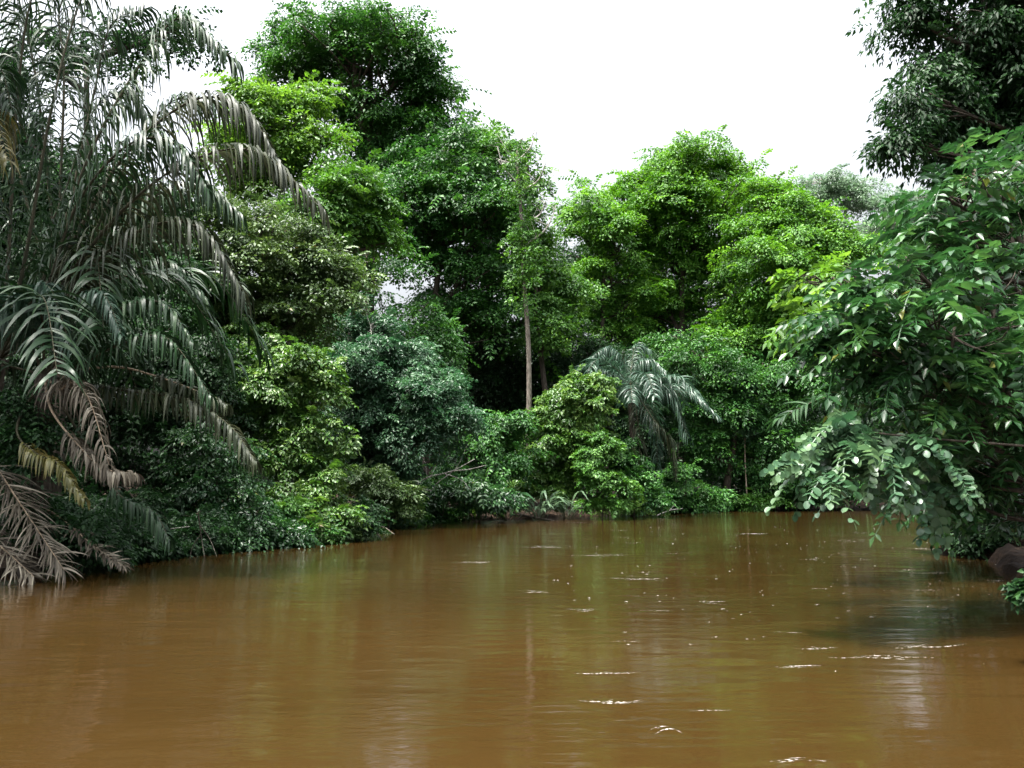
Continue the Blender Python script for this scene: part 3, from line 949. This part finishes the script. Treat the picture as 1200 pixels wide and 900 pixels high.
bare('bare_branch', 'tangle of bare whitish branches arching out of the broad leaved bush', 38.6,
     [[(480, 575), (500, 560), (530, 552), (556, 538)], [(500, 560), (497, 540), (480, 522)], [(505, 558), (515, 535), (512, 515)], [(520, 555), (540, 562), (552, 575)],
      [(485, 570), (505, 575), (512, 566), (535, 548), (548, 520)], [(530, 552), (550, 550), (570, 545)]], .045, BARK_GREY, 71)
bare('drift_branch', 'broken pale branch lying at the waterline beside the palm', 19.3, [[(155, 645), (178, 632), (190, 622), (222, 617)], [(190, 622), (182, 610), (176, 604)]], .03, BARK_GREY, 72)

bare('drift_branch', 'fallen dark limb slanting into the water past the foot of the pale lime bush', 27.2, [[(425, 600), (436, 616), (448, 634)], [(436, 616), (450, 618), (462, 626)], [(430, 608), (424, 620), (420, 632)]], .05, BARK_MID, 73)
bare('drift_branch', 'grey root tangle on the mud under the clump of strap leaves', 43.2, [[(600, 600), (622, 605), (650, 610)], [(622, 604), (630, 598), (640, 596)], [(612, 603), (606, 609), (600, 613)]], .05, BARK_MID, 74)
bare('drift_branch', 'stick reaching out of the water beside the yellow green tuft', 48.5, [[(770, 604), (785, 598), (800, 596)], [(785, 598), (790, 592), (792, 588)]], .04, BARK_GREY, 75)
bare('drift_branch', 'thin dead stems hanging to the water from the dark glossy bush', 19.6, [[(232, 600), (236, 630), (240, 655)], [(234, 615), (246, 632), (254, 652)], [(236, 625), (226, 640), (222, 656)]], .018, BARK_MID, 76)

# ------------------------------------------------------------------ the palms near the camera
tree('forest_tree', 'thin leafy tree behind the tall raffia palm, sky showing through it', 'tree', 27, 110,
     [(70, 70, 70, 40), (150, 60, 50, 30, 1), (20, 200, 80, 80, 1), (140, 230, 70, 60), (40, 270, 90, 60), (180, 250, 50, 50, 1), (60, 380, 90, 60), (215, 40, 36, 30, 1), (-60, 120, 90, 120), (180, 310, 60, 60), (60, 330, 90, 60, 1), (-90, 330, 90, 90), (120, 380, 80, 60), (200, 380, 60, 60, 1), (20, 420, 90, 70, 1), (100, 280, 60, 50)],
     (.24, .13), 'shade_dark', cR=.65, dens=1.15, n_per=54, tr=.25, seed=27)

tree('forest_tree', 'spreading bank tree past the tall raffia palm, shading the dead fronds', 'tree', 13.5, -420,  # added out of frame for its shade on palms and bank
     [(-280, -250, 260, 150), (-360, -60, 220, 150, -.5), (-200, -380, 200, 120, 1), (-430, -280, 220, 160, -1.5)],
     (.26, .14), 'shade_dark', cR=.75, dens=1.2, n_per=50, tr=.3, seed=26)

palm('raffia_palm', 'tall raffia palm with long arching dark fronds against the sky', 17.5, -70, (0, 420),
     [([(30, 300, 0), (60, 130, 0), (95, 0, .5), (150, -80, .5)], dict(L=1.1, n=60, rr=.05)),
      ([(50, 330, 0), (110, 170, 0), (175, 60, .3), (215, 22, .3), (276, 72, .3)], dict(L=1.0, n=74, rr=.05)),
      ([(60, 330, -.3), (140, 190, -.5), (225, 118, -.6), (285, 128, -.6), (326, 186, -.6)], dict(L=1.05, n=72, rr=.05, mat='frond_brown')),
      ([(60, 350, -.6), (140, 250, -1), (220, 190, -1), (300, 178, -1.2), (378, 246, -1.2)], dict(L=.95, n=74, rr=.05, mat='frond_brown')),
      ([(50, 350, -.8), (90, 240, -1), (150, 170, -1.4), (205, 168, -1.5), (244, 222, -1.6)], dict(L=1.0, n=60, rr=.045)),
      ([(60, 370, -.8), (120, 300, -1), (185, 262, -1.4), (240, 272, -1.6), (287, 345, -1.6)], dict(L=1.0, n=62, rr=.045, mat='frond_brown')),
      ([(10, 300, .4), (20, 120, .6), (40, -10, .6), (90, -60, .6)], dict(L=1.1, n=60, rr=.05)),
      ([(-10, 250, -.5), (-15, 120, -.8), (0, 80, -1), (14, 130, -1.2)], dict(L=.9, n=50, mat='frond')),
      ([(-30, 280, -.5), (-30, 160, -1), (-8, 130, -1.4), (10, 190, -1.6)], dict(L=.8, n=46, mat='frond_yellow')),
      ([(20, 340, .6), (70, 240, .9), (110, 130, 1), (150, 110, 1.2), (190, 160, 1.2)], dict(L=1.0, n=60)),
      ([(-20, 300, .6), (-60, 160, .9), (-120, 100, 1), (-200, 160, 1)], dict(L=1.0, n=60)),
      ([(-40, 330, 0), (-110, 260, 0), (-190, 250, 0), (-250, 330, 0)], dict(L=1.0, n=60))],
     tr=.24, seed=62, extra=5, elen=6.5, eL=1.1, ewd=.065, erange=(.2, .9))
palm('raffia_palm', 'shorter raffia palm drooping glossy blue grey fronds over the shade', 16.4, 40, (52, 440),
     [([(50, 380, -.3), (45, 345, -.8), (60, 340, -1), (86, 416, -1.3)], dict(L=.62, n=50, mat='frond_blue')),
      ([(80, 380, -.3), (100, 350, -.6), (122, 346, -.9), (142, 392, -1.1)], dict(L=.5, n=44, mat='frond_blue')),
      ([(90, 400, -.2), (140, 362, -.4), (190, 355, -.6), (226, 400, -.8)], dict(L=.62, n=50, mat='frond')),
      ([(90, 430, -.3), (140, 404, -.6), (195, 396, -.9), (246, 462, -1.1)], dict(L=.66, n=56, mat='frond')),
      ([(30, 390, -.3), (20, 355, -.7), (8, 350, -1), (-12, 410, -1.1)], dict(L=.7, n=44, mat='frond_blue')),
      ([(70, 456, -.6), (84, 448, -1), (105, 470, -1.3), (128, 545, -1.6)], dict(L=.58, n=44, wd=.042, mat='frond_dry', dry=True)),
      ([(100, 450, .3), (150, 458, -.1), (222, 470, -.5), (270, 500, -.8), (299, 540, -1)], dict(L=.6, n=60, mat='frond_brown')),
      ([(130, 430, .1), (180, 440, -.2), (240, 462, -.5), (266, 476, -.6)], dict(L=.4, n=34, mat='frond_brown', bare=.5, dry=True)),
      ([(60, 480, -.8), (90, 520, -1.2), (120, 548, -1.5), (158, 556, -1.6)], dict(L=.4, n=40, mat='frond_dry', dry=True, bare=.4)),
      ([(20, 500, -.8), (40, 530, -1.2), (70, 545, -1.5), (98, 585, -1.6)], dict(L=.38, n=34, mat='frond_yellow', bare=.4)),
      ([(100, 520, .2), (140, 580, 0), (180, 600, -.1), (198, 632, -.2)], dict(L=.5, n=44, mat='frond', bare=.45)),
      ([(-10, 420, .3), (-60, 380, .3), (-120, 380, .2), (-160, 450, 0)], dict(L=.8, n=50, mat='frond'))],
     tr=.2, seed=63)


palm('raffia_palm', 'raffia palm standing back behind the tall one, its fronds crossing the sky', 21, 60, (70, 400),
     [([(60, 250, 0), (40, 80, 0), (10, -30, 0), (-40, -80, 0)], dict(L=1.2, n=70, rr=.05)),
      ([(80, 260, 0), (110, 110, 0), (130, 30, 0), (170, 10, -.5)], dict(L=1.2, n=70, rr=.05)),
      ([(70, 250, 0), (75, 90, 0), (70, 10, 0), (100, -40, 0)], dict(L=1.2, n=70, rr=.05)),
      ([(100, 300, 0), (150, 190, 0), (200, 120, 0), (250, 120, 0)], dict(L=1.1, n=70, rr=.05)),
      ([(110, 330, 0), (170, 240, 0), (230, 215, 0), (280, 250, 0)], dict(L=1.1, n=70, rr=.05)),
      ([(40, 270, 0), (0, 130, 0), (-40, 60, 0), (-90, 60, 0)], dict(L=1.2, n=70, rr=.05)),
      ([(100, 370, 0), (150, 320, 0), (200, 310, 0), (240, 350, 0)], dict(L=1.0, n=60, rr=.04))],
     tr=.2, seed=65, extra=5, elen=7., eL=1.2, ewd=.07, erange=(.1, .9))


def heap():
    rng = np.random.default_rng(64)
    items = (([(-60, 470, 15.8), (-10, 540, 15.5), (30, 600, 15.3), (75, 668, 15.0)], dict(L=.6, n=64, bare=.34, droop=.16, wd=.030, lift=.05), 'large dead frond fallen head down into the water'),
             ([(-90, 560, 15.6), (-40, 610, 15.2), (0, 640, 15), (40, 676, 14.8)], dict(L=.6, n=56, bare=.2, droop=.12, wd=.030, lift=.05), 'dead frond sunk flat at the water under the large fallen one'),
             ([(20, 590, 16.4), (60, 600, 16.1), (110, 640, 15.9), (145, 664, 15.7)], dict(L=.32, n=34, bare=.5, droop=.2, wd=.035), 'thin dead frond with a long bare stalk dipping to the water'))
    for pts, kw, lab in items:
        w = [P(*p) for p in pts]
        root = thing('dead_frond', lab, 'palm frond', w[-1], 'dead palm fronds at the waterline')
        frond(root, rng, w, mat='frond_dry', dry=True, **kw)


heap()

# ------------------------------------------------------------------ the near bank and its overhanging trees
tree('overhanging_tree', 'tall dark tree hanging leafy twigs from the top corner against the white sky', 'tree', 17, 1330,
     [(1110, 30, 78, 60), (1160, 90, 70, 60, 1), (1086, 120, 50, 44, -1), (1180, 20, 80, 50, 1), (1130, 165, 60, 40, 1), (1190, 190, 60, 60, .5), (1150, 210, 60, 50, 1), (1200, 110, 70, 60), (1240, 90, 90, 110), (1050, 165, 26, 18, -1), (1062, 22, 30, 28), (1120, -60, 90, 60),
      (1250, -40, 100, 80)],
     (.22, .09), 'shade_dark', cR=.5, dens=1.6, n_per=46, tr=.12, seed=81, droop=.9, low=-.9, lean=(.6, 0, 0))
tree('overhanging_tree', 'mid storey tree with big grey green leaflets below the dark crown', 'tree', 11.5, 1340,
     [(1140, 215, 80, 46), (1180, 270, 80, 50, .5), (1110, 262, 50, 34, -.3), (1095, 228, 40, 28), (1080, 300, 44, 30), (1230, 200, 90, 70, 1), (1150, 330, 90, 50, .8)],
     (.19, .085), 'glossy', cR=.34, dens=1.0, tr=.09, seed=82, mode='spray', pairs=5, slen=.6, aim=(-.6, -.3, .1), lean=(.4, 0, 0))
tree('overhanging_tree', 'spreading tree with large pinnate leaves overhanging the river from the near bank', 'tree', 10.2, 1330,
     [(1120, 400, 110, 60), (1050, 370, 70, 44, -.4), (1170, 360, 90, 60, .6), (1100, 470, 100, 44, .3), (1020, 420, 50, 36, -.2), (1180, 460, 80, 60, .8), (1150, 540, 80, 40, .8), (1060, 310, 60, 34, .2), (1250, 400, 90, 120, .6), (1120, 585, 50, 26, 1.5), (1170, 600, 50, 24, 1.8), (1190, 570, 50, 40, 1), (1140, 500, 70, 40, .2), (1080, 440, 60, 40, 0), (1000, 380, 40, 30, 0), (1080, 560, 40, 24, 1.2)],
     (.175, .08), 'glossy', cR=.30, dens=1.0, tr=.08, seed=83, mode='spray', pairs=6, slen=.62, aim=(-.7, -.3, 0), lean=(.3, 0, 0))
tree('sapling', 'sapling with translucent lime leaves at the tip of the overhang', 'tree', 14, 1400,
     [(955, 330, 36, 24), (975, 370, 44, 30), (1000, 320, 40, 30, .5), (940, 372, 20, 16), (1010, 400, 44, 40, 1)],
     (.20, .09), 'lime', cR=.3, dens=1.0, tr=.07, seed=84, mode='spray', pairs=5, slen=.5, aim=(-.6, -.2, 0))
tree('overhanging_branch_tree', 'low tree with rounded bluish leaflets trailing over the water', 'tree', 9.4, 1500,
     [(985, 535, 54, 26), (1040, 520, 50, 30, .2), (950, 556, 30, 22, -.2), (1030, 556, 40, 20), (1090, 540, 50, 30, .4), (1000, 500, 40, 22, .3), (1080, 575, 36, 22, .5)],
     (.098, .072), 'round', cR=.26, dens=.8, tr=.035, limbs=False, lean=(2.2, .3, 1.0), seed=85, mode='spray', pairs=6, slen=.45, aim=(-.8, -.2, -.2), shape=ROUND, sag=.7)
tree('bush', 'dark bush on the near bank behind the mud shelf', 'bush', 21.5, 1170,
     [(1150, 560, 60, 44), (1180, 600, 40, 26), (1130, 615, 40, 16, -.5), (1190, 622, 40, 14, -.8), (1150, 628, 20, 10, -1.6), (1200, 610, 50, 24, -2), (1115, 600, 26, 26, -.5), (1110, 590, 40, 26), (1220, 540, 60, 70)], (.2, .1), 'shade_dark', cR=.45, dens=1.6, n_per=50, tr=.08, seed=86, low=-.8, group='bushes along the river bank')
tree('bush', 'shaded bush under the overhanging pinnate tree', 'bush', 15.5, 1250,
     [(1130, 480, 90, 70), (1190, 540, 70, 60), (1200, 420, 80, 80), (1120, 380, 80, 60, 2), (1150, 300, 70, 60, 2), (1130, 235, 60, 50, 3), (1190, 225, 70, 60, 3), (1180, 300, 60, 60, 3), (1100, 300, 50, 40, 3), (1160, 590, 60, 34, 1), (1110, 560, 40, 30, 2), (1070, 420, 50, 50, 2)], (.2, .1), 'shade_dark', cR=.45, dens=1.5, n_per=50, tr=.08, seed=87, low=-.8, group='bushes along the river bank')
tree('twig', 'dark leafy twig dipping at the water close to the camera', 'twig', 8.0, 1300,
     [(1206, 692, 9, 8), (1230, 680, 20, 16)], (.12, .07), 'shade_dark', cR=.12, dens=1.2, n_per=22, tr=.02, seed=88)


def lone_frond():
    rng = np.random.default_rng(90)
    w = [P(*p) for p in ((1075, 452, 12.5), (1010, 458, 12.2), (960, 468, 12), (912, 492, 11.8))]
    root = thing('palm_leaf', 'yellowish palm frond poking out between the overhang and the trailing leaflets', 'palm frond', w[0])
    frond(root, rng, w, n=26, L=.5, wd=.04, mat='shade_dark', droop=.25, rr=.014)


lone_frond()


# ------------------------------------------------------------------ froth flecks and painted sky glints on the water
def foam_glints():
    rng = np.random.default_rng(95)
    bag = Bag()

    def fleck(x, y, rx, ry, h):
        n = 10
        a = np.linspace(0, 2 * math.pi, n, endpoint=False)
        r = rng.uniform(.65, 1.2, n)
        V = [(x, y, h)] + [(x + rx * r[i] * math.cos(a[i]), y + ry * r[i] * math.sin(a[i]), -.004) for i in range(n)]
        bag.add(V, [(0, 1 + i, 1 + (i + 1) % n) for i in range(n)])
    def streak(px, py, w, bow, th):  # pale ribbon painting the sky's reflection on a wavelet
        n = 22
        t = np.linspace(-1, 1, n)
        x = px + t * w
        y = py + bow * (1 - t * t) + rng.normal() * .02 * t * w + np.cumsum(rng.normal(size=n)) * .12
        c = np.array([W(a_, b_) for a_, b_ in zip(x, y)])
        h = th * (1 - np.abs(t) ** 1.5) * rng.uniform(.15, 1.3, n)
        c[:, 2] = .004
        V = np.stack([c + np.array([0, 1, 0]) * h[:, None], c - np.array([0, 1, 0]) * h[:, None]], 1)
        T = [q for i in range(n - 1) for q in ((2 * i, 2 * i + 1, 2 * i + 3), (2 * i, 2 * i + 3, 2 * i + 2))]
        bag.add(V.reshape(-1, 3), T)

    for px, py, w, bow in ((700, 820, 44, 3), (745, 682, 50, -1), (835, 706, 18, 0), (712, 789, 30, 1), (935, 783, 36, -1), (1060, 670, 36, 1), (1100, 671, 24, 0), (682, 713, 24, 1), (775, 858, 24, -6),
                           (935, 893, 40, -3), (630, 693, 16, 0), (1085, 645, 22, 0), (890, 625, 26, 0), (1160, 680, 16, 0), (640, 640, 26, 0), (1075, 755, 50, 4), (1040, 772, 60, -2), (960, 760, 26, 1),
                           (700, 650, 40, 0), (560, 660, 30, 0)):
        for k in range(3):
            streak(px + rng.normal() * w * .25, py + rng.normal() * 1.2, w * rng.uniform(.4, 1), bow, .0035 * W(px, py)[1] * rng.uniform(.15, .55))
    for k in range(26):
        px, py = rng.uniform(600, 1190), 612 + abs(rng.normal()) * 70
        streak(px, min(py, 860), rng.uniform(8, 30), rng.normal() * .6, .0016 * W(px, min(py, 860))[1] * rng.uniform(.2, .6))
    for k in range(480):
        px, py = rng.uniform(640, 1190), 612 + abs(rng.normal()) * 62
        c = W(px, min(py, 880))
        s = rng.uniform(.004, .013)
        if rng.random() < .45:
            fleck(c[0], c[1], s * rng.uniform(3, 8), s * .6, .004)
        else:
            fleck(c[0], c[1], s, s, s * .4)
    o = bag.build('foam_glints', foam_glint_mat())
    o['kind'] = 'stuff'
    o['label'] = 'froth flecks and sky glints painted white on the brown river'


foam_glints()
